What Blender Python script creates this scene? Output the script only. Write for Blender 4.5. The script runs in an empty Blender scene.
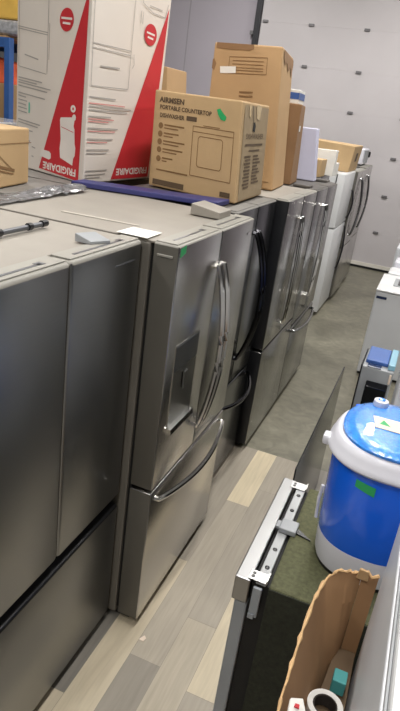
import bpy, bmesh, math, random
from mathutils import Vector, Matrix

random.seed(7)
SC = bpy.context.scene
COL = SC.collection

# ------------------------------------------------------------------ camera
F_PX, CAM_H, YAW, PITCH, ROLL = 600.9, 2.2288, 0.3257, 0.3875, 0.1384
cy, sy, cp, sp = math.cos(YAW), math.sin(YAW), math.cos(PITCH), math.sin(PITCH)
fwd = Vector((-sy * cp, cy * cp, -sp))
r0 = Vector((cy, sy, 0)); u0 = r0.cross(fwd)
cr, sr = math.cos(ROLL), math.sin(ROLL)
rv = cr * r0 + sr * u0; uv_ = -sr * r0 + cr * u0
cam = bpy.data.cameras.new('camera'); camo = bpy.data.objects.new('camera', cam)
COL.objects.link(camo)
camo.matrix_world = Matrix(((rv.x, uv_.x, -fwd.x, 0), (rv.y, uv_.y, -fwd.y, 0), (rv.z, uv_.z, -fwd.z, CAM_H), (0, 0, 0, 1)))
cam.lens = F_PX / 711 * 36; cam.sensor_width = 36; cam.clip_start = .02; cam.clip_end = 100
SC.camera = camo

# ------------------------------------------------------------------ world, light, exposure
w = bpy.data.worlds.new('world'); SC.world = w; w.use_nodes = True
w.node_tree.nodes['Background'].inputs[0].default_value = (.8, .85, 1, 1)
w.node_tree.nodes['Background'].inputs[1].default_value = .2
SC.view_settings.view_transform = 'Standard'; SC.view_settings.look = 'None'
SC.view_settings.gamma = 1; SC.view_settings.use_curve_mapping = False
SC.view_settings.exposure = 0.36

ROOM = dict(x0=-8.0, x1=6.5, y0=-4.0, y1=10.93, z1=5.4)
LAMPS = [(-.35, -1.7, 75), (-.35, 1.9, 72), (-.35, 5.4, 68), (-.35, 8.6, 58), (-3.6, -.6, 70), (-3.6, 4.2, 72), (-3.6, 8.4, 62), (2.4, 2.6, 36), (2.4, 7.2, 38)]  # first entry is an unseen fill added to brighten front faces
for x, y, e in LAMPS:
    l = bpy.data.lights.new('ceiling_light_glow', 'AREA'); l.shape = 'RECTANGLE'; l.size = .22; l.size_y = 1.5
    l.energy = e; l.color = (1.0, .975, .94)
    lo = bpy.data.objects.new('ceiling_light_glow', l); lo.location = (x, y, 4.985); COL.objects.link(lo)


# ------------------------------------------------------------------ helpers
def srgb(r, g, b):
    f = lambda c: (c / 255 / 12.92) if c / 255 <= .04045 else ((c / 255 + .055) / 1.055) ** 2.4
    return (f(r), f(g), f(b), 1)


class N:
    """tiny node helper"""
    def __init__(s, name):
        s.m = bpy.data.materials.new(name); s.m.use_nodes = True
        s.t = s.m.node_tree; s.b = s.t.nodes['Principled BSDF']

    def n(s, typ, **kw):
        o = s.t.nodes.new(typ)
        for k, v in kw.items():
            if k in o.inputs: o.inputs[k].default_value = v
            else: setattr(o, k, v)
        return o

    def l(s, a, b): s.t.links.new(a, b)

    def coords(s, scale=(1, 1, 1), kind='Object'):
        c = s.n('ShaderNodeTexCoord'); mp = s.n('ShaderNodeMapping'); mp.inputs['Scale'].default_value = scale
        s.l(c.outputs[kind], mp.inputs['Vector']); return mp.outputs['Vector']


def mat(name, col, rough=.5, metal=0, var=.06, vscale=6, bump=0, bscale=60, stretch=(1, 1, 1), coat=0, spec=.5, emit=0, trans=0):
    k = N(name); b = k.b
    b.inputs['Roughness'].default_value = rough; b.inputs['Metallic'].default_value = metal
    b.inputs['Specular IOR Level'].default_value = spec; b.inputs['Coat Weight'].default_value = coat
    b.inputs['Transmission Weight'].default_value = trans
    v = k.coords(stretch)
    no = k.n('ShaderNodeTexNoise', Scale=vscale, Detail=4.0); k.l(v, no.inputs['Vector'])
    rp = k.n('ShaderNodeValToRGB'); e = rp.color_ramp.elements
    e[0].position, e[1].position = .3, .7
    e[0].color = tuple(c * (1 - var) for c in col[:3]) + (1,); e[1].color = tuple(min(1, c * (1 + var)) for c in col[:3]) + (1,)
    k.l(no.outputs[0], rp.inputs[0]); k.l(rp.outputs[0], b.inputs['Base Color'])
    if bump:
        n2 = k.n('ShaderNodeTexNoise', Scale=bscale, Detail=3.0); k.l(v, n2.inputs['Vector'])
        bp = k.n('ShaderNodeBump', Strength=bump, Distance=.01); k.l(n2.outputs[0], bp.inputs['Height'])
        k.l(bp.outputs[0], b.inputs['Normal'])
    if emit:
        b.inputs['Emission Color'].default_value = col; b.inputs['Emission Strength'].default_value = emit
    return k.m


def steel(name, col, rough=.26, aniso=.0, brush=.05, wrap=0):
    k = N(name); b = k.b
    b.inputs['Metallic'].default_value = 1
    v = k.coords((1, 2, 160))
    no = k.n('ShaderNodeTexNoise', Scale=3.0, Detail=3.0); k.l(v, no.inputs['Vector'])
    rp = k.n('ShaderNodeValToRGB'); e = rp.color_ramp.elements
    e[0].color = tuple(c * .93 for c in col[:3]) + (1,); e[1].color = col
    k.l(no.outputs[0], rp.inputs[0]); k.l(rp.outputs[0], b.inputs['Base Color'])
    mr = k.n('ShaderNodeMapRange'); mr.inputs['To Min'].default_value = rough - .04; mr.inputs['To Max'].default_value = rough + .05
    v2 = k.coords((1, 1, 1)); n2 = k.n('ShaderNodeTexNoise', Scale=2.2, Detail=3.0); k.l(v2, n2.inputs['Vector'])
    k.l(n2.outputs[0], mr.inputs['Value']); k.l(mr.outputs[0], b.inputs['Roughness'])
    bp = k.n('ShaderNodeBump', Strength=brush, Distance=.002); k.l(no.outputs[0], bp.inputs['Height'])
    k.l(bp.outputs[0], b.inputs['Normal'])
    if wrap:
        v3 = k.coords((1, 5, 1.6)); n3 = k.n('ShaderNodeTexNoise', Scale=3.2, Detail=4.0, Distortion=1.2); k.l(v3, n3.inputs['Vector'])
        b2 = k.n('ShaderNodeBump', Strength=wrap, Distance=.05); k.l(n3.outputs[0], b2.inputs['Height'])
        b.inputs['Coat Weight'].default_value = .45; b.inputs['Coat Roughness'].default_value = .06
        k.l(b2.outputs[0], b.inputs['Coat Normal'])
    return k.m


M = {}
M['steel_a'] = steel('slate_stainless', (.30, .305, .305, 1), .33, brush=.03)
M['steel_b'] = steel('bright_stainless', (.52, .51, .49, 1), .25)
M['steel_c'] = steel('black_stainless', (.20, .205, .215, 1), .24)
M['steel_d'] = steel('wrapped_stainless', (.26, .258, .25, 1), .2, wrap=.9)
M['steel_e'] = steel('wrapped_dark_stainless', (.21, .212, .208, 1), .2, wrap=.9)
M['chrome'] = mat('polished_handle', (.72, .71, .69, 1), .14, 1, var=.02)
M['black_handle'] = mat('black_handle', (.05, .05, .055, 1), .22, 1, var=.05)
M['dark_handle'] = mat('grey_handle', (.3, .3, .3, 1), .22, 1, var=.05)
M['top_pale'] = mat('pale_fridge_top', srgb(152, 146, 137), .6, var=.06, vscale=5, bump=.05, bscale=300)
M['top_grey'] = mat('grey_fridge_top', srgb(128, 125, 120), .6, var=.08, vscale=5)
M['top_dark'] = mat('charcoal_fridge_top', srgb(88, 84, 80), .5, var=.1)
M['cab_grey'] = mat('grey_cabinet', srgb(108, 104, 96), .5, var=.04)
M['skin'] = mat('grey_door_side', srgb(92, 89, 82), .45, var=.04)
M['recess'] = steel('dispenser_recess', (.26, .26, .25, 1), .3)
M['cab_black'] = mat('black_cabinet', srgb(26, 27, 30), .35, var=.1)
M['cab_white'] = mat('white_enamel', srgb(226, 227, 228), .3, var=.02)
M['door_cap'] = mat('door_top_cap', srgb(150, 147, 139), .5, var=.04)
M['gasket'] = mat('black_gasket', srgb(18, 18, 18), .7)
M['black'] = mat('black_plastic', srgb(22, 22, 24), .35)
M['glass_black'] = mat('black_glass', srgb(24, 26, 30), .08, spec=.6)
M['panel_dark'] = mat('smoked_panel', srgb(44, 46, 48), .14, spec=.6, var=.04)
M['disp'] = mat('dispenser_grey', srgb(70, 72, 74), .25, metal=.4)
M['white_enamel'] = M['cab_white']
M['white_plastic'] = mat('white_plastic', srgb(222, 222, 230), .35, var=.02)
M['white_foam'] = mat('lavender_white_foam', srgb(205, 205, 226), .7, var=.03)
M['white_panel'] = mat('pale_grey_panel', srgb(212, 214, 218), .4, var=.04, vscale=3)
M['grey_plastic'] = mat('grey_plastic', srgb(160, 163, 166), .4)
M['blue_top'] = mat('muted_blue_plastic', srgb(62, 98, 165), .4)
M['navy'] = mat('navy_display', srgb(28, 45, 80), .2)
M['teal'] = mat('teal_card', srgb(70, 150, 150), .6)
M['aqua'] = mat('pale_aqua_plastic', srgb(140, 185, 205), .3)
M['card'] = mat('cardboard', srgb(186, 152, 110), .75, var=.06, vscale=4, bump=.08, bscale=40)
M['card_light'] = mat('light_cardboard', srgb(190, 160, 118), .75, var=.05, vscale=4, bump=.05, bscale=40)
M['card_grey'] = mat('grey_printed_cardboard', srgb(158, 138, 108), .75, var=.08, vscale=9)
M['card_dark'] = mat('brown_cardboard', srgb(146, 112, 78), .8, var=.08, vscale=5, bump=.1, bscale=30)
M['card_edge'] = mat('torn_cardboard_edge', srgb(214, 176, 128), .9, var=.15, vscale=40)
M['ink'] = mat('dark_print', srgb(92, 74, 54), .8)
M['ink_soft'] = mat('brown_print', srgb(132, 100, 64), .8)
M['ink_grey'] = mat('grey_print', srgb(168, 163, 158), .8)
M['ink_black'] = mat('black_print', srgb(48, 42, 38), .8)
M['ink_red'] = mat('pale_red_print', srgb(210, 140, 135), .8)
M['ink_teal'] = mat('teal_print', srgb(90, 190, 165), .8)
M['ink_white'] = mat('white_print', srgb(228, 222, 216), .7)
M['box_white'] = mat('white_board', srgb(222, 214, 205), .6, var=.03, vscale=3)
M['red'] = mat('red_print', srgb(196, 44, 52), .55, var=.03)
M['tape_clear'] = mat('packing_tape', srgb(206, 180, 134), .25, var=.05)
M['sticker_white'] = mat('white_label', srgb(236, 234, 228), .6, var=.02)
M['sticker_green'] = mat('green_sticker', srgb(40, 165, 95), .5)
M['tape_pale'] = mat('pale_tape', srgb(188, 182, 171), .4)
M['paper'] = mat('white_paper', srgb(236, 234, 228), .7)
M['blue_board'] = mat('violet_blue_board', srgb(54, 56, 112), .5, var=.08)
M['plastic_film'] = mat('crinkled_film', srgb(176, 176, 178), .18, var=.25, vscale=25, bump=.9, bscale=22, metal=.35)
M['rod_grey'] = mat('grey_rod', srgb(110, 112, 116), .35, metal=.6)
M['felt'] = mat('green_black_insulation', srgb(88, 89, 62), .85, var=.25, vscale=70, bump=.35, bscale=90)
M['felt_shaded'] = mat('shaded_insulation', srgb(40, 43, 32), .9, var=.28, vscale=70, bump=.35, bscale=90)  # darker copy of the felt, near-side shade put into the colour
M['zinc'] = mat('zinc_plate', (.46, .46, .455, 1), .38, 1, var=.05)
M['zinc_white'] = mat('white_strip', srgb(178, 180, 180), .35)
M['screw'] = mat('dark_screw', srgb(80, 80, 80), .4, 1)
M['steel_dw'] = steel('dishwasher_stainless', (.33, .33, .33, 1), .34)
M['door_dark'] = mat('dark_door_edge', srgb(150, 156, 162), .45)
M['blue'] = mat('royal_blue_plastic', srgb(18, 106, 244), .22, var=.03, coat=.3)
M['blue_lid'] = mat('clear_blue_lid', srgb(62, 140, 236), .12, var=.30, vscale=90, coat=.6, bump=.15, bscale=160)
M['cream_label'] = mat('cream_label', srgb(226, 208, 190), .5, var=.03)
M['tape_roll'] = mat('white_tape', srgb(220, 218, 214), .4)
M['rack_blue'] = mat('blue_rack_steel', srgb(48, 84, 140), .45)
M['yellow_goods'] = mat('yellow_carton', srgb(206, 166, 78), .7, var=.1)
M['orange_goods'] = mat('orange_red_carton', srgb(225, 100, 62), .7, var=.2, vscale=9)
M['navy_goods'] = mat('dark_blue_bundle', srgb(72, 82, 105), .6, var=.25, vscale=12)
M['wood'] = mat('raw_wood', srgb(160, 128, 90), .7, var=.12, stretch=(1, 1, .2), vscale=12)
M['pipe'] = mat('dark_pipe', srgb(52, 52, 56), .5, metal=.3)
M['hinge'] = mat('grey_hinge', srgb(120, 118, 120), .5, metal=.4)
M['lamp'] = mat('lit_diffuser', (1, .96, .9, 1), .5, emit=9)
M['lamp_body'] = mat('white_lamp_body', srgb(215, 215, 215), .5)
M['light_gap'] = mat('painted_light_leak', srgb(228, 224, 214), .4)  # pale colour standing for the light leak under the overhead door


class MB:
    def __init__(s): s.bm = bmesh.new()

    def box(s, x0, x1, y0, y1, z0, z1, bev=0, seg=2):
        t = bmesh.new()
        vs = [t.verts.new((x, y, z)) for x in (x0, x1) for y in (y0, y1) for z in (z0, z1)]
        for f in ((0, 1, 3, 2), (4, 6, 7, 5), (0, 4, 5, 1), (2, 3, 7, 6), (0, 2, 6, 4), (1, 5, 7, 3)):
            t.faces.new([vs[i] for i in f])
        return s._add(t, bev, seg)

    def hexa(s, b, tp, bev=0, seg=2):
        """b, tp: four bottom and four top corners, counter-clockwise from above"""
        t = bmesh.new(); B = [t.verts.new(p) for p in b]; T = [t.verts.new(p) for p in tp]
        t.faces.new(B[::-1]); t.faces.new(T)
        for i in range(4): t.faces.new((B[i], B[(i + 1) % 4], T[(i + 1) % 4], T[i]))
        return s._add(t, bev, seg)

    def _add(s, t, bev=0, seg=2):
        if bev > 0:
            bmesh.ops.bevel(t, geom=t.edges[:], offset=bev, segments=seg, affect='EDGES', profile=.5)
        bmesh.ops.recalc_face_normals(t, faces=t.faces[:])
        me = bpy.data.meshes.new('tmp'); t.to_mesh(me); t.free(); s.bm.from_mesh(me); bpy.data.meshes.remove(me)
        return s

    def prism(s, pts, vec, bev=0):
        """planar polygon swept by vec"""
        t = bmesh.new(); v = Vector(vec)
        A = [t.verts.new(p) for p in pts]; B = [t.verts.new(Vector(p) + v) for p in pts]
        t.faces.new(A); t.faces.new(B[::-1]); n = len(A)
        for i in range(n): t.faces.new((A[i], B[i], B[(i + 1) % n], A[(i + 1) % n]))
        return s._add(t, bev)

    def poly(s, pts):
        t = bmesh.new(); t.faces.new([t.verts.new(p) for p in pts])
        me = bpy.data.meshes.new('tmp'); t.to_mesh(me); t.free(); s.bm.from_mesh(me); bpy.data.meshes.remove(me)
        return s

    def tube(s, path, r, n=8, flat=1.0):
        t = bmesh.new(); P = [Vector(p) for p in path]; rings = []
        up = Vector((0, 0, 1))
        for i, p in enumerate(P):
            d = (P[min(i + 1, len(P) - 1)] - P[max(i - 1, 0)]).normalized()
            a = d.cross(up)
            if a.length < .05: a = d.cross(Vector((0, 1, 0)))
            a.normalize(); b = d.cross(a)
            rr = r[i] if isinstance(r, (list, tuple)) else r
            rings.append([t.verts.new(p + rr * (math.cos(2 * math.pi * k / n) * a + flat * math.sin(2 * math.pi * k / n) * b)) for k in range(n)])
        for A, B in zip(rings, rings[1:]):
            for k in range(n): t.faces.new((A[k], A[(k + 1) % n], B[(k + 1) % n], B[k]))
        t.faces.new(rings[0][::-1]); t.faces.new(rings[-1])
        return s._add(t)

    def lathe(s, prof, c, n=48, sq=2.0, closed=False):
        """profile [(r, z)] around vertical axis at c; sq > 2 squares the plan"""
        t = bmesh.new(); rings = []
        for r, z in prof:
            ring = []
            for k in range(n):
                a = 2 * math.pi * k / n; ca, sa = math.cos(a), math.sin(a)
                q = (abs(ca) ** sq + abs(sa) ** sq) ** (-1 / sq)
                ring.append(t.verts.new((c[0] + r * q * ca, c[1] + r * q * sa, c[2] + z)))
            rings.append(ring)
        if closed: rings.append(rings[0])
        for A, B in zip(rings, rings[1:]):
            for k in range(n): t.faces.new((A[k], A[(k + 1) % n], B[(k + 1) % n], B[k]))
        if not closed:
            t.faces.new(rings[0][::-1]); t.faces.new(rings[-1])
        return s._add(t)

    def text(s, string, size, O, U, V, off=(0, 0, 0), bold=.0, width=None):
        """flat lettering lying in the plane O + u U + v V"""
        cu = bpy.data.curves.new('txt', 'FONT'); cu.body = string; cu.size = size; cu.offset = bold
        cu.resolution_u = 2
        ob = bpy.data.objects.new('txt', cu); COL.objects.link(ob)
        dg = bpy.context.evaluated_depsgraph_get(); dg.update()
        me = bpy.data.meshes.new_from_object(ob.evaluated_get(dg))
        bpy.data.objects.remove(ob); bpy.data.curves.remove(cu)
        O, U, V, off = Vector(O), Vector(U).normalized(), Vector(V).normalized(), Vector(off)
        k = 1.0
        if width:
            xs = [v.co.x for v in me.vertices]; k = width / (max(xs) - min(xs))
        for v in me.vertices: v.co = O + v.co.x * k * U + v.co.y * V + off
        s.bm.from_mesh(me); bpy.data.meshes.remove(me)
        return s

    def mirror_x(s, xc, yc):
        """turn half round about a vertical axis"""
        for v in s.bm.verts: v.co.x = 2 * xc - v.co.x; v.co.y = 2 * yc - v.co.y
        return s

    def build(s, name, m, parent=None, smooth=False, origin=None):
        me = bpy.data.meshes.new(name); bm = s.bm
        if parent is not None:
            o0 = WLOC[parent.name]
        elif origin is not None:
            o0 = Vector(origin)
        else:
            xs = [v.co.x for v in bm.verts]; ys = [v.co.y for v in bm.verts]; zs = [v.co.z for v in bm.verts]
            o0 = Vector(((min(xs) + max(xs)) / 2, (min(ys) + max(ys)) / 2, min(zs)))
        for v in bm.verts: v.co -= o0
        if smooth:
            for f in bm.faces: f.smooth = True
            for e in bm.edges:
                if len(e.link_faces) == 2 and e.calc_face_angle(0) > .6: e.smooth = False
        bm.to_mesh(me); bm.free()
        me.materials.append(M[m] if isinstance(m, str) else m)
        ob = bpy.data.objects.new(name, me); COL.objects.link(ob)
        if parent is not None: ob.parent = parent
        else: ob.location = o0
        WLOC[ob.name] = o0.copy()
        return ob


WLOC = {}


def tag(o, label, cat, group=None, kind=None):
    o['label'] = label; o['category'] = cat
    if group: o['group'] = group
    if kind: o['kind'] = kind
    return o


def thing(name, label, cat, loc, group=None):
    o = bpy.data.objects.new(name, None); COL.objects.link(o); o.location = loc
    o.empty_display_size = .1
    WLOC[o.name] = Vector(loc)
    return tag(o, label, cat, group)


def struct(mb, name, m, **kw):
    o = mb.build(name, m, **kw); o['kind'] = 'structure'
    return o


# ------------------------------------------------------------------ structure
def concrete():
    k = N('stained_concrete'); b = k.b; v = k.coords((1, 1, 1))
    n1 = k.n('ShaderNodeTexNoise', Scale=1.6, Detail=8.0, Roughness=.65, Distortion=.6); k.l(v, n1.inputs['Vector'])
    rp = k.n('ShaderNodeValToRGB'); e = rp.color_ramp.elements
    e[0].position, e[1].position = .32, .72; e[0].color = srgb(98, 95, 82); e[1].color = srgb(142, 138, 121)
    k.l(n1.outputs[0], rp.inputs[0])
    n2 = k.n('ShaderNodeTexNoise', Scale=6.0, Detail=7.0, Distortion=2.2); k.l(v, n2.inputs['Vector'])
    mx = k.n('ShaderNodeMixRGB', blend_type='OVERLAY'); mx.inputs[0].default_value = .45
    k.l(rp.outputs[0], mx.inputs[1]); k.l(n2.outputs[0], mx.inputs[2]); k.l(mx.outputs[0], b.inputs['Base Color'])
    mr = k.n('ShaderNodeMapRange'); mr.inputs['To Min'].default_value = .28; mr.inputs['To Max'].default_value = .5
    k.l(n1.outputs[0], mr.inputs['Value']); k.l(mr.outputs[0], b.inputs['Roughness'])
    return k.m


def vinyl():
    k = N('vinyl_planks'); b = k.b
    at = k.n('ShaderNodeAttribute', attribute_name='tone')
    rp = k.n('ShaderNodeValToRGB'); e = rp.color_ramp.elements
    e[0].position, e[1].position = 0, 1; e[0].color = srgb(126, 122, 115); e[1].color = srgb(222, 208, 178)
    m_ = e.new(.5); m_.color = srgb(176, 167, 152)
    k.l(at.outputs['Fac'], rp.inputs[0])
    v = k.coords((26, 1.6, 1)); n1 = k.n('ShaderNodeTexNoise', Scale=2.2, Detail=6.0, Distortion=.6); k.l(v, n1.inputs['Vector'])
    v2 = k.coords((3, 1.1, 1)); n3 = k.n('ShaderNodeTexNoise', Scale=2.0, Detail=3.0); k.l(v2, n3.inputs['Vector'])
    r2 = k.n('ShaderNodeValToRGB'); e = r2.color_ramp.elements
    e[0].position, e[1].position = .3, .68; e[0].color = (.80, .79, .77, 1); e[1].color = (1.05, 1.04, 1.02, 1)
    ad = k.n('ShaderNodeMath', operation='MULTIPLY_ADD'); ad.inputs[1].default_value = .6; k.l(n1.outputs[0], ad.inputs[0])
    m3 = k.n('ShaderNodeMath', operation='MULTIPLY'); m3.inputs[1].default_value = .4; k.l(n3.outputs[0], m3.inputs[0]); k.l(m3.outputs[0], ad.inputs[2])
    k.l(ad.outputs[0], r2.inputs[0])
    mx = k.n('ShaderNodeMixRGB', blend_type='MULTIPLY'); mx.inputs[0].default_value = 1
    k.l(rp.outputs[0], mx.inputs[1]); k.l(r2.outputs[0], mx.inputs[2]); k.l(mx.outputs[0], b.inputs['Base Color'])
    b.inputs['Roughness'].default_value = .42
    return k.m


def wall_mat():
    k = N('pale_insulated_wall'); b = k.b; v = k.coords((1, 1, 1))
    n1 = k.n('ShaderNodeTexNoise', Scale=.7, Detail=5.0); k.l(v, n1.inputs['Vector'])
    rp = k.n('ShaderNodeValToRGB'); e = rp.color_ramp.elements
    e[0].position, e[1].position = .3, .7; e[0].color = srgb(196, 191, 193); e[1].color = srgb(208, 203, 205)
    k.l(n1.outputs[0], rp.inputs[0]); k.l(rp.outputs[0], b.inputs['Base Color']); b.inputs['Roughness'].default_value = .6
    return k.m


M['concrete'] = concrete(); M['vinyl'] = vinyl(); M['wall'] = wall_mat()
M['wall_shop'] = mat('grey_shop_wall', srgb(112, 112, 114), .7, var=.04, vscale=1)
M['wall_mauve'] = mat('mauve_grey_wall', srgb(176, 170, 179), .65, var=.03, vscale=1)
M['wall_dark'] = mat('dark_shop_wall', srgb(62, 62, 64), .7, var=.04, vscale=1)
M['ceiling'] = mat('dim_ceiling', srgb(120, 120, 122), .8)
M['seam'] = mat('panel_seam', srgb(158, 154, 160), .7)

R = ROOM
mb = MB(); mb.box(R['x0'], R['x1'], R['y0'], R['y1'], -.15, -.004); struct(mb, 'floor', 'concrete')

# vinyl planks: one mesh, a tone per plank
mb = MB(); tones = []; PW = .146; yend = 3.775
fixed = {  # column -> list of (y end, tone)
    -6: [(-2, .4), (1.2, .8), (2.45, .75), (3.775, .4)],
    -5: [(.4, .4), (1.79, .22), (3.08, .5), (3.775, .95)],
    -4: [(.9, .6), (2.1, .58), (3.3, .42), (3.775, .45)],
    -3: [(.5, .3), (1.735, .45), (2.9, .85), (3.775, .5)],
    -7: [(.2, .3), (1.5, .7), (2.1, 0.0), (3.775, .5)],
}
vv = []
for c in range(-30, 28):
    xa, xb = c * PW + .0, (c + 1) * PW
    xa += -.005; xb += -.005
    segs = []
    y = R['y0']
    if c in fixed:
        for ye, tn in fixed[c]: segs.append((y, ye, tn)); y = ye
    else:
        ye = R['y0'] + random.uniform(.2, 1.2)
        while y < yend:
            ye = min(ye, yend); segs.append((y, ye, random.choice((.1, .35, .5, .6, .85)))); y = ye; ye += 1.22
    for ya, ye, tn in segs: vv.append((xa, xb, ya, ye, tn))
me = bpy.data.meshes.new('vinyl_floor'); V = []; Fc = []; T = []
V += [(-30 * PW, R['y0'], -.004), (28 * PW, R['y0'], -.004), (28 * PW, yend, -.004), (-30 * PW, yend, -.004)]
V += [(x, y, -.0012) for x, y, z in V[:4]]
Fc += [(0, 3, 2, 1), (4, 5, 6, 7)] + [(i, (i + 1) % 4, 4 + (i + 1) % 4, 4 + i) for i in range(4)]; T += [.1] * 6
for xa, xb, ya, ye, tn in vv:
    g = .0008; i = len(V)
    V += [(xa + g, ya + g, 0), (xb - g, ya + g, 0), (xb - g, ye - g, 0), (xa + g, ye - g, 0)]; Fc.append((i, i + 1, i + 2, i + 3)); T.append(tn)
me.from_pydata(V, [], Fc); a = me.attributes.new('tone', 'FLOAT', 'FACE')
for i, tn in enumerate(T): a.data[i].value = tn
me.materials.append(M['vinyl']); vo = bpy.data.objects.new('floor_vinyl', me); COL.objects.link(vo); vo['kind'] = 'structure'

struct(MB().box(R['x0'], R['x1'], R['y1'], R['y1'] + .2, 0, R['z1']), 'wall_back', 'wall_mauve')
struct(MB().box(R['x0'] - .2, R['x0'], R['y0'], R['y1'], 0, R['z1']), 'wall_left', 'wall_shop')
struct(MB().box(R['x1'], R['x1'] + .2, R['y0'], R['y1'], 0, R['z1']), 'wall_right', 'wall_dark')
struct(MB().box(R['x0'], R['x1'], R['y0'] - .2, R['y0'], 0, R['z1']), 'wall_front', 'wall_shop')
struct(MB().box(R['x0'], R['x1'], R['y0'], R['y1'], R['z1'], R['z1'] + .2), 'ceiling', 'ceiling')
# seams of the wall left of the overhead door
mb = MB()
for x in (-4.74, -7.0): mb.box(x - .012, x + .012, R['y1'] - .004, R['y1'], 0, R['z1'])
struct(mb, 'trim_1', 'seam')

# overhead sectional door in the back wall
DX0, DX1, DH = -3.42, .82, 4.27
dr = bpy.data.objects.new('door_1', None); COL.objects.link(dr); dr.location = (-1.3, R['y1'], 0); WLOC['door_1'] = Vector(dr.location)
dr['kind'] = 'structure'; dr['label'] = 'pale sectional overhead door closing the back wall'
z = .03
for k in range(7):
    MB().box(DX0, DX1, R['y1'] - .05, R['y1'] - .002, z, z + .6095, .0012, 1).build('panel', 'wall', dr); z += .61
MB().box(DX0 - .03, DX1 + .03, R['y1'] - .075, R['y1'] - .052, .002, .035).build('bottom_seal', 'gasket', dr)
MB().box(-1.18, DX1, R['y1'] - .065, R['y1'] - .051, .036, .10).build('light_leak_strip', 'light_gap', dr)  # pale strip painted as the light leaking in under the door
for zz in (.64, 1.25, 1.86, 2.47, 3.08, 3.69):
    for x in (-3.34, -2.56, -1.66, -.81, .06):
        b_ = MB().box(x - .045, x + .045, R['y1'] - .075, R['y1'] - .05, zz - .02, zz + .02, .006)
        b_.build('hinge', 'hinge', dr)
t = MB().box(DX0 - .10, DX0 - .03, R['y1'] - .10, R['y1'] - .005, 0, 4.9, .006)
t.box(DX0 - .03, DX0 + .0, R['y1'] - .10, R['y1'] - .085, 0, 4.9)
t.build('track', 'pipe', dr)
mb = MB()
for zz in (.9, 2.2, 3.5, 4.5): mb.box(DX0 - .16, DX0 - .09, R['y1'] - .09, R['y1'] - .002, zz - .03, zz + .03)
mb.build('bracket', 'hinge', dr)
# second door's hinge seen on the wall further left
tag(MB().box(-4.86, -4.77, R['y1'] - .03, R['y1'], 2.72, 2.79, .006).build('wall_bracket', 'hinge'), 'small grey bracket on the pale wall beside the dark door track', 'bracket')

# ceiling lights; the first is an added fill
LAMP_AT = ['added as fill over the aisle behind the camera', 'over the dishwasher and mini washing machine', 'over the aisle before the white badge-fronted machine', 'before the overhead door, above the last refrigerators',
           'above the rear row behind the camera', 'between the tall red carton and the storage rack', 'in the back corner beyond the storage rack', 'right of the mini washing machine', 'in the back corner right of the overhead door']
for i, (x, y, e) in enumerate(LAMPS):
    t = thing('ceiling_light', 'lit strip lamp ' + LAMP_AT[i], 'lamp', (x, y, 4.99), 'strip lamps under the ceiling')
    MB().box(x - .13, x + .13, y - .8, y + .8, 5.02, 5.08, .01).build('housing', 'lamp_body', t)
    MB().box(x - .11, x + .11, y - .76, y + .76, 4.995, 5.02, .005).build('diffuser', 'lamp', t)
    mb = MB()
    for yy in (-.6, .6): mb.tube([(x, y + yy, 5.08), (x, y + yy, R['z1'])], .008, 6)
    mb.build('hanger', 'rod_grey', t)


# ------------------------------------------------------------------ refrigerators
def bow(y, x, z0, z1, out, r=.011, n=18, ybow=0):
    """vertical bow handle path standing off the plane x"""
    P = [(x, y, z0)]
    for i in range(n + 1):
        q = i / n
        P.append((x + .018 + out * math.sin(math.pi * q) ** .8, y + ybow * math.sin(math.pi * q), z0 + (z1 - z0) * q))
    P.append((x, y, z1)); return P


def hbow(z, x, y0, y1, out, n=18, drop=0):
    P = [(x, y0, z)]
    for i in range(n + 1):
        q = i / n; P.append((x + .018 + out * math.sin(math.pi * q) ** .8, y0 + (y1 - y0) * q, z - drop * math.sin(math.pi * q)))
    P.append((x, y1, z)); return P


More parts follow.
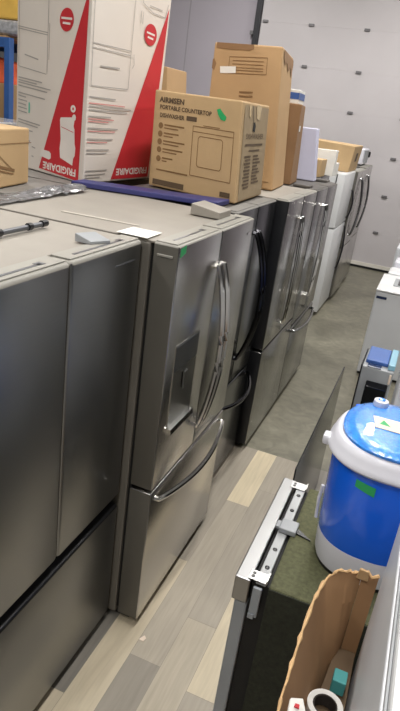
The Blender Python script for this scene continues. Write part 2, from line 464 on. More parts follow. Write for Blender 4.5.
def fridge(label, xf, y0, W, H=1.78, D=.72, T=.09, st='steel_b', cab='cab_grey', top='top_pale', cap='door_cap', hm='chrome',
           zd=.745, gap=.012, handles='bow', split=True, slots=False, disp=False, flip=False, drawer_handle=True,
           hz=(.87, 1.63), hout=.055, topmount=False, simple=False, dz=.045, bev=.007, skin='skin', hinge=False, rec='recess', hr=.0125):
    t = thing('refrigerator', label, 'refrigerator', (xf - D / 2, y0 + W / 2, 0), 'refrigerators standing in rows')
    xc, yc = xf - D / 2, y0 + W / 2

    def B(mb, name, m, par=t, smooth=False):
        if flip: mb.mirror_x(xc, yc)
        return mb.build(name, m, par, smooth)
    xb = xf - T - .014
    B(MB().box(xf - D, xb, y0 + .006, y0 + W - .006, .035, H - .012, .006), 'cabinet', cab)
    B(MB().box(xf - D + .004, xf - T - .001, y0 + .010, y0 + W - .010, H - .0125, H - .004, .002, 1), 'top_panel', top)
    B(MB().box(xb, xf - T, y0 + .02, y0 + W - .02, .06, H - .022), 'gasket', 'gasket')
    g = MB()
    for yy in (y0 + .06, y0 + W - .06):
        for xx in (xf - D + .06, xf - .16): g.lathe([(.022, 0), (.022, .036)], (xx, yy, 0), 10)
    B(g, 'foot', 'black')
    if not simple:
        B(MB().box(xf - T - .02, xf - .05, y0 + .03, y0 + W - .03, .012, dz + .006), 'toe_grille', 'black')
    # doors
    if topmount:
        spans = [('door', y0, y0 + W, zd + gap / 2, H), ('door', y0, y0 + W, dz, zd - gap / 2)]
    elif split:
        ym = y0 + W / 2
        spans = [('door', y0, ym - .002, zd + gap / 2, H), ('door', ym + .002, y0 + W, zd + gap / 2, H), ('drawer', y0, y0 + W, dz, zd - gap / 2)]
    else:
        spans = [('door', y0, y0 + W, dz, H)]
    made = []
    for nm, ya, yb, za, zb in spans:
        d = B(MB().box(xf - T, xf, ya, yb, za, zb - .004, bev, 3), nm, st, smooth=True)
        made.append(d)
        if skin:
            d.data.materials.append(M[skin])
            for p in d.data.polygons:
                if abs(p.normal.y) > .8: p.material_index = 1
        if zb == H:
            d.data.materials.append(M[cap])
            for p in d.data.polygons:
                if p.normal.z > .2: p.material_index = len(d.data.materials) - 1
        if gap > .02 and nm == 'drawer':
            d.data.materials.append(M['black'])
            for p in d.data.polygons:
                if p.normal.z > .15: p.material_index = len(d.data.materials) - 1
        if nm == 'door' and zb == H:
            B(MB().box(xf - T + .004, xf - .012, ya + .010, yb - .010, zb - .0045, zb + .0005, .0015, 1), 'top_cap', cap, d)
            if slots:
                B(MB().box(xf - T + .045, xf - T + .056, ya + .06, yb - .10, zb + .0002, zb + .0015), 'top_slot', 'rod_grey', d)
                B(MB().box(xf - T + .035, xf - T + .058, yb - .115, yb - .085, zb + .0002, zb + .0015), 'top_slot', 'rod_grey', d)
    # hinge covers
    if hinge:
        for ya, yb in ((y0 + .012, y0 + .13), (y0 + W - .13, y0 + W - .012)):
            B(MB().box(xb - .10, xb + .03, ya, yb, H - .004, H + .018, .006), 'hinge_cover', cap)
    # recess between doors and drawer
    if gap > .02: B(MB().box(xf - T + .002, xf - .05, y0 + .004, y0 + W - .004, zd - gap / 2 + .0005, zd + gap / 2 - .0005), 'recess_band', 'black')
    ym = y0 + W / 2
    if handles == 'bow' and split and not topmount:
        for k, (s, d) in enumerate(((-1, made[0]), (1, made[1]))):
            B(MB().tube(bow(ym + s * .032, xf - .002, hz[0], hz[1], hout), hr, 8), 'handle', hm, d, True)
        if drawer_handle:
            B(MB().tube(hbow(zd - .055, xf - .002, y0 + .05, y0 + W - .05, max(hout, .035), drop=.02), .0125, 8), 'handle', st if hr < .01 else hm, made[2], True)
    elif handles == 'bow' and topmount:
        B(MB().tube(bow(y0 + W - .05, xf - .002, zd + .06, zd + .4, .03), .011, 8), 'handle', hm, made[0], True)
        B(MB().tube(bow(y0 + W - .05, xf - .002, zd - .62, zd - .06, .03), .011, 8), 'handle', hm, made[1], True)
    if disp and split:
        d = made[0]; ya, yb, za, zb = disp
        fr = MB(); e = .012
        e = .004
        for a, b_, c, f in ((ya - e, yb + e, zb, zb + e), (ya - e, yb + e, za - e, za), (ya - e, ya, za, zb), (yb, yb + e, za, zb)):
            fr.box(xf - .001, xf + .0025, a, b_, c, f)
        B(fr, 'dispenser_frame', st, d)
        B(MB().box(xf - .001, xf + .0015, ya, yb, za + .02, zb), 'dispenser_recess', rec, d)
        B(MB().box(xf - .001, xf + .005, ya + .002, yb - .002, zb - .11, zb - .002, .002, 1), 'dispenser_display', 'disp', d)
        B(MB().prism([(xf, ya, za), (xf + .022, ya, za), (xf + .018, ya, za + .022), (xf, ya, za + .022)], (0, yb - ya, 0)), 'drip_tray', 'chrome', d)
        B(MB().box(xf + .0025, xf + .012, (ya + yb) / 2 - .02, (ya + yb) / 2 + .02, za + .17, za + .25, .003, 1), 'dispenser_paddle', rec, d)
    return t, made


# front row, from the camera on
fa, fad = fridge('slate grey handleless refrigerator nearest the camera, black band between doors and drawer',
                 -.919, 1.008, .91, T=.085, st='steel_a', handles=None, slots=True, zd=.671, gap=.040, D=.74, bev=.014, hout=0)
fb, fbd = fridge('bright stainless refrigerator with curved chrome handles, water dispenser and green sticker on its corner',
                 -.779, 1.926, .908, T=.10, st='steel_b', zd=.745, D=.88, disp=(2.01, 2.25, .985, 1.37), slots=True)
MB().poly([(-.7785, 1.940, 1.732), (-.7785, 1.992, 1.744), (-.7785, 1.992, 1.774), (-.7785, 1.940, 1.766)]).build('green_sticker', 'sticker_green', fbd[0])
MB().box(-.862, -.800, 1.9215, 1.9265, 1.728, 1.738, .002, 1).build('hinge_pin', 'door_cap', fbd[0])
MB().box(-.920, -.9175, 1.735, 1.865, 1.708, 1.714).build('door_mark', 'rod_grey', fad[1])
MB().box(-.7788, -.777, 2.755, 2.80, 1.705, 1.717).build('badge', 'chrome', fbd[1])
fc, fcd = fridge('black stainless refrigerator with black bow handles, behind the bright dispenser refrigerator',
                 -.885, 2.90, .755, T=.085, st='steel_c', cab='cab_black', top='top_dark', cap='top_grey', hm='black_handle', zd=.70, hout=.085, disp=(2.99, 3.17, 1.0, 1.36), skin='cab_black', rec='glass_black')
fd, fdd = fridge('film-wrapped stainless refrigerator with a black side, under the tall brown carton',
                 -.820, 3.715, .885, T=.085, st='steel_d', cab='cab_black', hm='chrome', zd=.775, hout=.014, hr=.008, skin='cab_black', drawer_handle=False)
fe, fed = fridge('film-wrapped dark stainless refrigerator with a bulging drawer handle, under the lavender-white slab',
                 -.820, 4.615, .885, T=.085, st='steel_e', cab='cab_black', top='top_dark', cap='top_dark', hm='chrome', zd=.70, hout=.016, hr=.008, skin='cab_black', hinge=True)
ff, ffd = fridge('dark charcoal refrigerator set back in the row, carrying the small brown carton',
                 -1.06, 5.56, .90, T=.085, st='steel_c', cab='cab_black', top='top_dark', cap='top_dark', hm='black_handle', skin='cab_black')
fg, fgd = fridge('white top-freezer refrigerator far down the row', -1.03, 7.38, .84, H=1.74, st='cab_white', cab='cab_white', top='cab_white', cap='cab_white',
                 hm='black_handle', topmount=True, zd=1.10, skin=None)
fh, fhd = fridge('grey stainless refrigerator with long bow handles, between the white one and the last one', -1.0, 8.25, .84, H=1.74, st='steel_b', cab='cab_grey', top='top_grey', hm='dark_handle', zd=.74, hout=.05, drawer_handle=False)
fi, fid = fridge('last stainless refrigerator of the row, close to the back wall', -1.02, 9.12, .88, H=1.76, st='steel_b', cab='cab_grey', top='top_grey', hm='dark_handle', zd=.74, hout=.05, drawer_handle=False)

# second row, back to back with the first
fridge('refrigerator of the rear row carrying the plain brown carton at the photo\'s left edge', -1.74, 1.30, .90, D=.74, T=.09, top='top_grey', flip=True, simple=True, st='steel_a')
fridge('refrigerator of the rear row carrying the tall red and white carton', -1.745, 2.78, .90, D=.76, T=.09, top='top_grey', flip=True, simple=True, st='steel_a')
fridge('refrigerator of the rear row behind the red and white carton', -1.745, 4.30, .90, D=.76, T=.09, top='top_grey', flip=True, simple=True, st='steel_a')
fridge('refrigerator of the rear row between the plain brown and the red and white cartons', -1.745, 2.21, .56, D=.74, T=.09, top='top_grey', flip=True, simple=True, split=False, st='steel_a', handles=None)

TOP = 1.7805
# ------------------------------------------------------------------ cartons on the tops


class Face:
    """flat side of a carton: u in metres along the bottom edge, v in metres up"""
    def __init__(s, p0, p1, z=TOP, q0=None, q1=None):
        A, B_ = Vector((p0[0], p0[1], z)), Vector((p1[0], p1[1], z))
        s.A, s.B = A, B_; s.W = (B_ - A).length
        s.C = Vector(q0) if q0 else A + Vector((0, 0, 1)); s.D = Vector(q1) if q1 else B_ + Vector((0, 0, 1))
        s.H = ((s.C.z - A.z) + (s.D.z - B_.z)) / 2
        s.U = (B_ - A).normalized(); s.V = ((s.C + s.D) / 2 - (A + B_) / 2).normalized(); s.n = s.U.cross(s.V).normalized()

    def p(s, u, v, d=.0012):
        a, b = u / s.W, v / s.H
        q = (s.A * (1 - a) + s.B * a) * (1 - b) + (s.C * (1 - a) + s.D * a) * b
        return tuple(q + (d + .001) * s.n)

    def rect(s, mb, u0, u1, v0, v1, d=.0012): return mb.poly([s.p(u0, v0, d), s.p(u1, v0, d), s.p(u1, v1, d), s.p(u0, v1, d)])

    def quad(s, mb, pts, d=.0012): return mb.poly([s.p(u, v, d) for u, v in pts])

    def line(s, mb, a, b, wd=.004, d=.0012):
        a, b = Vector(a), Vector(b); t = (b - a).normalized(); nn = Vector((-t.y, t.x)) * wd / 2
        return mb.poly([s.p(*(a - nn), d), s.p(*(b - nn), d), s.p(*(b + nn), d), s.p(*(a + nn), d)])

    def disc(s, mb, u, v, r, d=.0012, n=24, ry=None):
        return mb.poly([s.p(u + r * math.cos(2 * math.pi * k / n), v + (ry or r) * math.sin(2 * math.pi * k / n), d) for k in range(n)])

    def text(s, mb, string, size, u, v, turn=False, d=.0018, width=None, bold=.0):
        k = -1 if turn else 1
        t = MB(); t.text(string, size, (0, 0, 0), (1, 0, 0), (0, 1, 0), width=width, bold=bold)
        for q in t.bm.verts: q.co = s.p(u + k * q.co.x, v + k * q.co.y, d)
        me = bpy.data.meshes.new('tmp'); t.bm.to_mesh(me); t.bm.free(); mb.bm.from_mesh(me); bpy.data.meshes.remove(me)
        return mb


# tall red and white refrigerator carton
L_, C_, R_ = (-2.345, 3.075), (-1.741, 2.847), (-1.70, 3.60)
BK = (L_[0] + R_[0] - C_[0], L_[1] + R_[1] - C_[1])
RH = 1.32
b4 = [(*L_, TOP), (*C_, TOP), (*R_, TOP), (*BK, TOP)]
t4 = [(L_[0], L_[1], TOP + RH), (C_[0], C_[1], TOP + RH), (R_[0] - .01, R_[1] + .07, TOP + RH), (BK[0], BK[1] + .07, TOP + RH)]
rb = tag(MB().hexa(b4, t4, .006).build('refrigerator_carton', 'box_white'), 'tall white carton with red triangles and upside-down lettering', 'carton')
fl, fr = Face(L_, C_, TOP, t4[0], t4[1]), Face(C_, R_, TOP, t4[1], t4[2])
fl.quad(MB(), [(.24, .02), (.603, .005), (.622, .90), (.617, .90), (.399, .392)]).build('red_triangle', 'red', rb)
fr.quad(MB(), [(.262, .012), (.687, .012), (.712, .487), (.735, .955)]).build('red_triangle', 'red', rb)
fl.disc(MB(), .449, .768, .058, ry=.053).build('red_disc', 'red', rb)
fr.disc(MB(), .556, .79, .068, ry=.055).build('red_disc', 'red', rb)
m2 = MB()   # line drawings of a refrigerator
for a, b_ in (((.022, .535), (.285, .508)), ((.022, .535), (.022, 1.15)), ((.292, .51), (.292, 1.15)), ((.014, .733), (.29, .706)), ((.014, .722), (.29, .695)), ((.306, .579), (.306, .75))):
    fl.line(m2, a, b_, .004)
m2.build('line_drawing', 'ink_grey', rb); m2 = MB()
for a, b_ in (((.02, .482), (.362, .49)), ((.02, .482), (.014, 1.15)), ((.368, .49), (.374, 1.15)), ((.013, .676), (.366, .682)), ((.013, .655), (.366, .660)),
              ((.40, .67), (.41, .62)), ((.41, .62), (.395, .60)), ((.45, .93), (.56, .90)), ((.56, .90), (.70, .90)), ((.70, .90), (.72, .97)), ((.45, .93), (.44, .98)), ((.52, .93), (.66, .93)), ((.44, .89), (.44, .83)), ((.46, .89), (.46, .83))):
    fr.line(m2, a, b_, .004)
m2.build('line_drawing', 'ink_grey', rb)
m3 = MB(); rnd = random.Random(3)
for v, ue in ((.479, .25), (.465, .2), (.453, .33), (.437, .30), (.40, .28), (.385, .10), (.365, .11), (.345, .10), (.325, .11), (.305, .11), (.26, .24), (.245, .22), (.215, .17), (.16, .15)):
    fl.line(m3, (.022, v), (ue, v - .015 * ue / .25), .006)
fl.line(m3, (.08, .595), (.21, .575), .006); fl.line(m3, (.165, .125), (.20, .12), .006); fl.line(m3, (.165, .075), (.185, .072), .006)
m3.build('small_print', 'ink_grey', rb); m3 = MB()
for v, ue in ((.43, .254), (.385, .416), (.368, .38), (.338, .22), (.28, .296), (.226, .254), (.172, .22), (.155, .2), (.065, .214), (.045, .2), (.03, .15)):
    fr.line(m3, (.012, v), (ue, v), .006)
fr.line(m3, (.09, .578), (.27, .585), .007)
m3.build('small_print', 'ink_grey', rb)
m4 = MB()
for v, ue in ((.40, .35), (.325, .25), (.312, .2), (.265, .27), (.21, .2)): fr.line(m4, (.012, v), (ue, v), .005)
m4.build('pale_red_print', 'ink_red', rb)
fl.rect(MB(), .126, .138, .30, .355).build('teal_mark', 'ink_teal', rb)
fl.quad(MB(), [(.424, .295), (.43, .308), (.53, .318), (.55, .30), (.545, .275), (.553, .26), (.56, .19), (.568, .17), (.565, .13), (.553, .115), (.548, .078), (.437, .103), (.43, .15), (.436, .20)], .0016).build('refrigerator_silhouette', 'ink_white', rb)
m5 = MB(); fl.disc(m5, .534, .36, .022, .0016, ry=.018); fl.disc(m5, .545, .318, .016, .0017, ry=.016); m5.build('round_mark', 'ink_white', rb)
fl.quad(MB(), [(.262, .125), (.335, .122), (.352, .112), (.352, .088), (.335, .078), (.245, .088)], .0016).build('white_tab', 'ink_white', rb)
fl.text(MB(), 'FRIGIDAIRE', .052, .582, .061, True, width=.30, bold=.0015).build('lettering', 'ink_white', rb)
fr.text(MB(), 'FRIGIDAIRE', .050, .668, .068, True, width=.352, bold=.0015).build('lettering', 'ink_white', rb)
for f, u0, v0 in ((fl, .449, .768), (fr, .556, .79)):
    m5 = MB(); f.line(m5, (u0 - .045, v0 + .008), (u0 + .045, v0 + .004), .010, .0016); f.line(m5, (u0 - .032, v0 - .014), (u0 + .032, v0 - .018), .010, .0016)
    m5.build('disc_print', 'ink_white', rb)
m6 = MB(); fl.line(m6, (.437, .262), (.545, .245), .003, .0019); fl.disc(m6, .534, .36, .007, .0019, 10); m6.build('fold_line', 'red', rb)

# countertop dishwasher carton
AL, AC, AR = (-1.55, 3.24), (-.975, 3.11), (-1.0, 3.70)
AB = (AL[0] + AR[0] - AC[0], AL[1] + AR[1] - AC[1]); AH = .506; bz = TOP + .004
b4 = [(*AL, bz), (*AC, bz), (*AR, bz), (*AB, bz)]
t4 = [(AL[0] - .01, AL[1], bz + AH), (AC[0] - .035, AC[1], bz + AH - .002), (AR[0] - .035, AR[1], bz + AH), (AB[0] - .01, AB[1], bz + AH)]
ab = tag(MB().hexa(b4, t4, .008).build('dishwasher_carton', 'card_light'), 'square brown carton printed with a countertop dishwasher, green sticker on it', 'carton')
fl, fr = Face(AL, AC, bz, t4[0], t4[1]), Face(AC, AR, bz, t4[1], t4[2])
k1 = MB()
fl.text(k1, 'AIRMSEN', .036, .040, .448, width=.175, bold=.0015)
fl.text(k1, 'PORTABLE COUNTERTOP', .030, .044, .413, width=.355, bold=.0008)
fl.text(k1, 'DISHWASHER', .030, .048, .372, width=.172, bold=.0008)
k1.build('lettering', 'ink', ab)
for q in ((.235, .305, .373, .396), (.03, .25, .012, .042), (.49, .555, .022, .048)): fl.rect(MB(), *q).build('dark_label', 'ink', ab)
k2 = MB()
for a, b_ in (((.285, .352), (.55, .352)), ((.285, .10), (.55, .10)), ((.285, .10), (.285, .352)), ((.55, .10), (.55, .352)), ((.335, .305), (.475, .305)), ((.335, .15), (.475, .15)), ((.325, .16), (.325, .295)), ((.485, .16), (.485, .295)), ((.325, .295), (.335, .305)), ((.475, .305), (.485, .295)), ((.325, .16), (.335, .15)), ((.475, .15), (.485, .16)), ((.285, .325), (.55, .325)), ((.35, .36), (.46, .36))):
    fl.line(k2, a, b_, .004)
k2.build('appliance_drawing', 'ink_soft', ab)
k3 = MB()
for v, ue in ((.328, .225), (.286, .19), (.245, .235), (.203, .225), (.155, .16)):
    fl.line(k3, (.085, v + .006), (ue, v + .006), .008); fl.line(k3, (.085, v - .010), (ue - .04, v - .010), .006)
    fl.disc(k3, .060, v, .016)
fl.line(k3, (.05, .095), (.27, .095), .008)
k3.build('small_print', 'ink_soft', ab)
mk = MB(); fr.rect(mk, .045, .57, .01, .49); mk.build('printed_side', 'card_grey', ab)
k4 = MB()
fr.text(k4, 'DISHWASHER', .040, .10, .325, width=.38, d=.003); fr.line(k4, (.10, .295), (.48, .295), .010, .003); fr.line(k4, (.18, .265), (.42, .265), .007, .003)
for i in range(10):
    v = .235 - i * .018
    fr.line(k4, (.10 + .02 * (i % 2), v), (.235, v), .009, .003)
    if i < 9: fr.line(k4, (.29, v), (.40 + .03 * (i % 3), v), .009, .003)
k4.build('side_lettering', 'ink', ab)
h_ = MB(); fr.quad(h_, [(.225, .365), (.275, .36), (.285, .39), (.265, .412), (.235, .405)], .0034); fr.line(h_, (.235, .40), (.20, .49), .006, .0034); h_.build('hand_hole', 'gasket', ab)
tp = MB(); fr.quad(tp, [(.30, .43), (.36, .42), (.39, .49), (.32, .50), (.27, .495)], .0034); fr.quad(tp, [(.13, .44), (.16, .43), (.17, .49), (.12, .49)], .0034); tp.build('torn_tape', 'tape_clear', ab)
s_ = MB(); fl.quad(s_, [(.432, .448), (.452, .455), (.475, .435), (.497, .418), (.49, .398), (.462, .402), (.442, .425)], .0025); s_.build('green_sticker', 'sticker_green', ab)

# tall brown carton
TL, TC, TR = (-1.53, 4.0), (-1.02, 4.04), (-1.06, 4.50)
TB = (TL[0] + TR[0] - TC[0], TL[1] + TR[1] - TC[1]); TH = .85; dx = -.085
b4 = [(*TL, TOP), (*TC, TOP), (*TR, TOP), (*TB, TOP)]
t4 = [(TL[0] - .012, TL[1], TOP + TH - .004), (TC[0] + dx, TC[1], TOP + TH + .012), (TR[0] + dx, TR[1], TOP + TH - .005), (TB[0] - .012, TB[1], TOP + TH - .015)]
tb = tag(MB().hexa(b4, t4, .010).build('tall_carton', 'card'), 'tall plain brown carton with torn top edge and small white label', 'carton')
fl, fr = Face(TL, TC, TOP, t4[0], t4[1]), Face(TC, TR, TOP, t4[1], t4[2])
k = MB()
for a, b_ in (((.125, .775), (.405, .785)), ((.405, .785), (.405, .69)), ((.405, .69), (.125, .68)), ((.125, .68), (.125, .775))): fl.line(k, a, b_, .004)
for v in (.755, .735, .715, .70): fl.line(k, (.15, v), (.38, v + .006), .004)
k.build('printed_frame', 'ink_soft', tb)
fl.quad(MB(), [(.065, .675), (.18, .683), (.178, .722), (.06, .715)], .002).build('white_label', 'sticker_white', tb)
k = MB(); fl.line(k, (.22, .552), (.32, .556), .010); fl.line(k, (.22, .575), (.32, .58), .010); fl.line(k, (.02, .05), (.48, .05), .004); fl.disc(k, .43, .03, .012); k.build('small_print', 'ink_soft', tb)
k = MB(); rr = random.Random(5)
P = [(.02, .838), (.06, .846), (.10, .84), (.16, .843), (.22, .838), (.27, .846), (.30, .84)]
fl.quad(k, [(u, .828 - rr.uniform(0, .012)) for u, v in P][::1] + [(u, .852) for u, v in P][::-1], .003)
fr.quad(k, [(.05, .80), (.10, .76), (.18, .79), (.25, .74), (.33, .78), (.40, .72), (.45, .80), (.45, .835), (.05, .845)], .003)
fl.quad(k, [(-.0, .70), (.02, .69), (.03, .73), (.01, .76), (.0, .75)], .003)
k.build('torn_edge', 'card_dark', tb)

# brown carton behind it with a small blue-white packet on top
bx = tag(MB().hexa([(-1.45, 4.64, TOP), (-1.045, 4.64, TOP), (-1.075, 4.99, TOP), (-1.45, 4.99, TOP)], [(-1.45, 4.64, 2.345), (-1.06, 4.64, 2.345), (-1.11, 4.99, 2.345), (-1.45, 4.99, 2.345)], .006).build('narrow_carton', 'card_dark'), 'narrow brown carton hidden behind the tall carton, packet on its top', 'carton')
fr = Face((-1.045, 4.64), (-1.075, 4.99), TOP, (-1.06, 4.64, 2.345), (-1.11, 4.99, 2.345))
k = MB(); fr.rect(k, .04, .13, .38, .42); k.build('white_label', 'sticker_white', bx)
pk = tag(MB().hexa([(-1.36, 4.68, 2.3455), (-1.10, 4.68, 2.3455), (-1.115, 4.92, 2.3455), (-1.36, 4.92, 2.3455)], [(-1.36, 4.68, 2.44), (-1.10, 4.68, 2.44), (-1.115, 4.92, 2.44), (-1.36, 4.92, 2.44)], .004).build('packet', 'sticker_white'), 'small white and blue packet lying on the narrow brown carton', 'packet')
f = Face((-1.10, 4.68), (-1.115, 4.92), 2.3455); k = MB(); f.rect(k, .0, .24, .03, .075); f2 = Face((-1.36, 4.68), (-1.10, 4.68), 2.3455); f2.rect(k, .0, .26, .03, .075); k.build('blue_band', 'blue_top', pk)

# white foam slab leaning upright
tag(MB().hexa([(-1.36, 5.25, TOP), (-.985, 5.25, TOP), (-.985, 5.36, TOP), (-1.36, 5.36, TOP)], [(-1.36, 5.25, 2.19), (-1.04, 5.25, 2.195), (-1.04, 5.36, 2.195), (-1.36, 5.36, 2.19)], .008).build('foam_slab', 'white_foam'),
    'lavender-white slab standing upright on the film-wrapped refrigerator', 'slab')

# goods on the charcoal and white refrigerators
bx = tag(MB().box(-1.45, -1.045, 5.78, 6.05, TOP, 1.935, .005).build('small_carton', 'card_light'), 'small brown carton with one dark square, in front of white foam', 'carton')
f = Face((-1.45, 5.78), (-1.045, 5.78)); k = MB(); f.rect(k, .24, .30, .04, .105); k.build('dark_square', 'ink_black', bx)
wf = MB()
wf.prism([(-1.48, 6.15, TOP), (-.985, 6.15, TOP), (-.985, 6.15, 2.02), (-1.48, 6.15, 2.005)], (0, .10, 0), .004)
wf.box(-1.06, -.985, 6.25, 6.44, TOP, 1.90, .004)
wb = tag(wf.build('foam_block', 'sticker_white'), 'white moulded foam block standing behind the small brown carton', 'foam block')
bx = tag(MB().hexa([(-1.62, 7.72, 1.7415), (-1.06, 7.72, 1.7415), (-1.06, 8.40, 1.7415), (-1.62, 8.40, 1.7415)], [(-1.62, 7.72, 2.06), (-1.03, 7.72, 2.045), (-1.03, 8.40, 2.05), (-1.62, 8.40, 2.06)], .008).build('wide_carton', 'card_light'), 'wide brown carton lying on the white refrigerator', 'carton')
f = Face((-1.06, 7.72), (-1.06, 8.40), 1.7415, (-1.03, 7.72, 2.045), (-1.03, 8.40, 2.05)); k = MB(); f.rect(k, .25, .42, .12, .22); k.build('side_mark', 'ink', bx)
wt = thing('small_appliance', 'small white appliance on top of the refrigerators next to the back wall', 'appliance', (-1.3, 9.5, 1.7615))
MB().box(-1.60, -1.10, 9.25, 9.85, 1.7775, 1.99, .015).build('body', 'white_plastic', wt)
MB().box(-1.098, -1.088, 9.30, 9.70, 1.80, 1.97, .003).build('door', 'grey_plastic', wt)
MB().box(-1.10, -1.07, 9.73, 9.83, 1.87, 1.95, .006).build('control_panel', 'black', wt)
k = MB()
for xx in (-1.55, -1.14):
    for yy in (9.3, 9.8): k.lathe([(.015, 0), (.015, .016)], (xx, yy, 1.7615), 10)
k.build('foot', 'black', wt)

# violet-blue board under the cartons
bd = MB()
bd.hexa([(-1.735, 2.72, TOP + .0005), (-1.00, 2.905, TOP + .0005), (-1.00, 3.095, TOP + .0005), (-1.735, 2.84, TOP + .0005)], [(-1.735, 2.72, TOP + .026), (-1.00, 2.905, TOP + .026), (-1.00, 3.095, TOP + .026), (-1.735, 2.84, TOP + .026)], .004)
tag(bd.build('board', 'blue_board'), 'violet-blue board lying across the refrigerator tops before the square carton', 'board')

# left brown carton and the carton seen behind the red one
LB = [(-2.22, 2.05), (-1.76, 2.17), (-1.86, 2.57), (-2.32, 2.45)]
LB = [(-2.22, 2.215), (-1.81, 2.215), (-1.875, 2.56), (-2.30, 2.56)]
bx = tag(MB().hexa([(x, y, TOP) for x, y in LB], [(x, y, TOP + .255) for x, y in LB], .008).build('plain_carton', 'card_light'), 'plain light brown carton with a printed triangle, left of the red and white carton', 'carton')
f = Face(LB[1], LB[2]); k = MB()
f.line(k, (.02, .16), (.20, .065), .004); f.line(k, (.03, .10), (.2, .07), .012); f.line(k, (.03, .082), (.19, .055), .006); k.build('printed_triangle', 'ink_soft', bx)
k = MB(); f.line(k, (.0, .19), (.368, .19), .003); k.build('flap_line', 'ink_soft', bx)
tag(MB().hexa([(-2.40, 4.72, TOP), (-2.12, 4.72, TOP), (-2.12, 5.12, TOP), (-2.40, 5.12, TOP)], [(-2.40, 4.72, 2.50), (-2.19, 4.72, 2.49), (-2.19, 5.12, 2.49), (-2.40, 5.12, 2.50)], .006).build('upright_carton', 'card'), 'brown carton peeking out between the red carton and the square carton', 'carton')

# things lying on the nearest tops
rr = random.Random(2); t = bmesh.new(); rows = []
for i in range(46):
    q = i / 45; row = []
    for j in range(9):
        p = j / 8
        row.append(t.verts.new((-1.655 + .12 * p - .05 * q + rr.uniform(-.006, .006), 1.20 + 1.46 * q + rr.uniform(-.01, .01),
                                TOP + .003 + (.022 * math.sin(math.pi * p) + rr.uniform(0, .014)) * (.6 + .4 * math.sin(9 * q)))))
    rows.append(row)
for A, B_ in zip(rows, rows[1:]):
    for j in range(8): t.faces.new((A[j], A[j + 1], B_[j + 1], B_[j]))
bmesh.ops.solidify(t, geom=t.faces[:], thickness=.0015)
pf = MB(); pf._add(t)
tag(pf.build('plastic_film', 'plastic_film'), 'crinkled clear plastic film along the rear edge of the nearest top', 'plastic film')
rd = thing('metal_rod', 'grey metal rod with dark end caps on the nearest refrigerator top', 'rod', (-1.225, 1.6, TOP))
MB().tube([(-1.215, 1.30, TOP + .012), (-1.227, 1.75, TOP + .012)], .009, 10).build('tube', 'rod_grey', rd, True)
MB().tube([(-1.2265, 1.75, TOP + .0135), (-1.2275, 1.78, TOP + .0135)], .012, 10).build('end_cap', 'black', rd, True)
MB().tube([(-1.2195, 1.50, TOP + .0135), (-1.2205, 1.53, TOP + .0135)], .0125, 10).build('collar', 'black', rd, True)
MB().tube([(-1.2235, 1.67, TOP + .0135), (-1.2242, 1.69, TOP + .0135)], .0125, 10).build('collar', 'black', rd, True)
tag(MB().prism([(-1.045, 1.675, TOP), (-.985, 1.675, TOP), (-.985, 1.675, TOP + .010), (-1.045, 1.675, TOP + .028)], (.03, .075, 0), .002).build('foam_wedge', 'grey_plastic'), 'small grey wedge on the nearest top beside the door slot', 'wedge')
pp = MB(); pp.prism([(-1.03, 1.925, TOP + .0006), (-.905, 1.925, TOP + .0006), (-.91, 2.06, TOP + .0006), (-1.03, 2.055, TOP + .0006)], (0, 0, .002))
tag(pp.build('paper_sheet', 'paper'), 'folded white paper over the joint of the two nearest refrigerators', 'paper')
k = MB(); k.prism([(-1.37, 2.085, TOP - .003), (-1.04, 2.115, TOP - .003), (-1.04, 2.135, TOP - .003), (-1.37, 2.11, TOP - .003)], (0, 0, .001)); k.build('tape_strip', 'tape_pale', fb)
tag(MB().prism([(-1.01, 2.575, TOP + .0005), (-.87, 2.575, TOP + .0005), (-.87, 2.575, TOP + .03), (-1.01, 2.575, TOP + .05)], (0, .16, 0), .003).build('foam_offcut', 'top_pale'), 'pale foam offcut on the dispenser refrigerator, before the blue board', 'foam offcut')

# ------------------------------------------------------------------ storage rack far left
rk = thing('storage_rack', 'blue steel storage rack at the photo\'s left edge', 'rack', (-5.6, 6.4, 0))
for x in (-4.68, -6.9):
    for y in (6.0, 6.9):
        MB().box(x - .035, x + .035, y - .04, y + .04, 0, 2.66 if x > -5 else 3.9, .004).build('upright', 'rack_blue', rk)
for zz in (2.56, 1.2):
    for y in (5.98, 6.88): MB().box(-6.85, -4.73, y, y + .04, zz, zz + .10, .004).build('beam', 'rack_blue', rk)
    MB().box(-6.85, -4.73, 6.02, 6.88, zz + .101, zz + .12).build('shelf_deck', 'wood', rk)
tag(MB().box(-6.0, -4.56, 6.05, 6.8, 2.8405, 3.05, .02).build('yellow_carton', 'yellow_goods'), 'long yellow carton on the rack above the wrapped bundle', 'carton')
wr = MB(); wr.box(-6.2, -4.55, 6.03, 6.85, 2.6815, 2.84, .05, 3)
tag(wr.build('wrapped_bundle', 'plastic_film'), 'film-wrapped grey bundle on the blue rack beam', 'bundle')
tag(MB().box(-5.6, -4.74, 6.1, 6.7, 1.3205, 2.20, .01).build('wooden_crate', 'wood'), 'brown crate on the lower rack shelf', 'crate')
tag(MB().hexa([(-5.4, 6.12, 2.2005), (-4.78, 6.12, 2.2005), (-4.78, 6.6, 2.2005), (-5.4, 6.6, 2.2005)], [(-5.4, 6.12, 2.5), (-4.84, 6.12, 2.42), (-4.84, 6.6, 2.42), (-5.4, 6.6, 2.5)], .01).build('orange_carton', 'orange_goods'), 'orange-red carton on the rack crate under the blue beam', 'carton')
dk = thing('pallet_stack', 'stack of pale and dark blue bundles before the rack, behind the plain brown carton', 'stack', (-4.6, 5.2, 0))
MB().box(-5.2, -4.0, 4.9, 5.7, .12, 1.80, .03).build('lower_bundle', 'navy_goods', dk)
MB().box(-5.2, -4.02, 4.92, 5.68, 1.801, 1.86, .012).build('film_cover', 'plastic_film', dk)
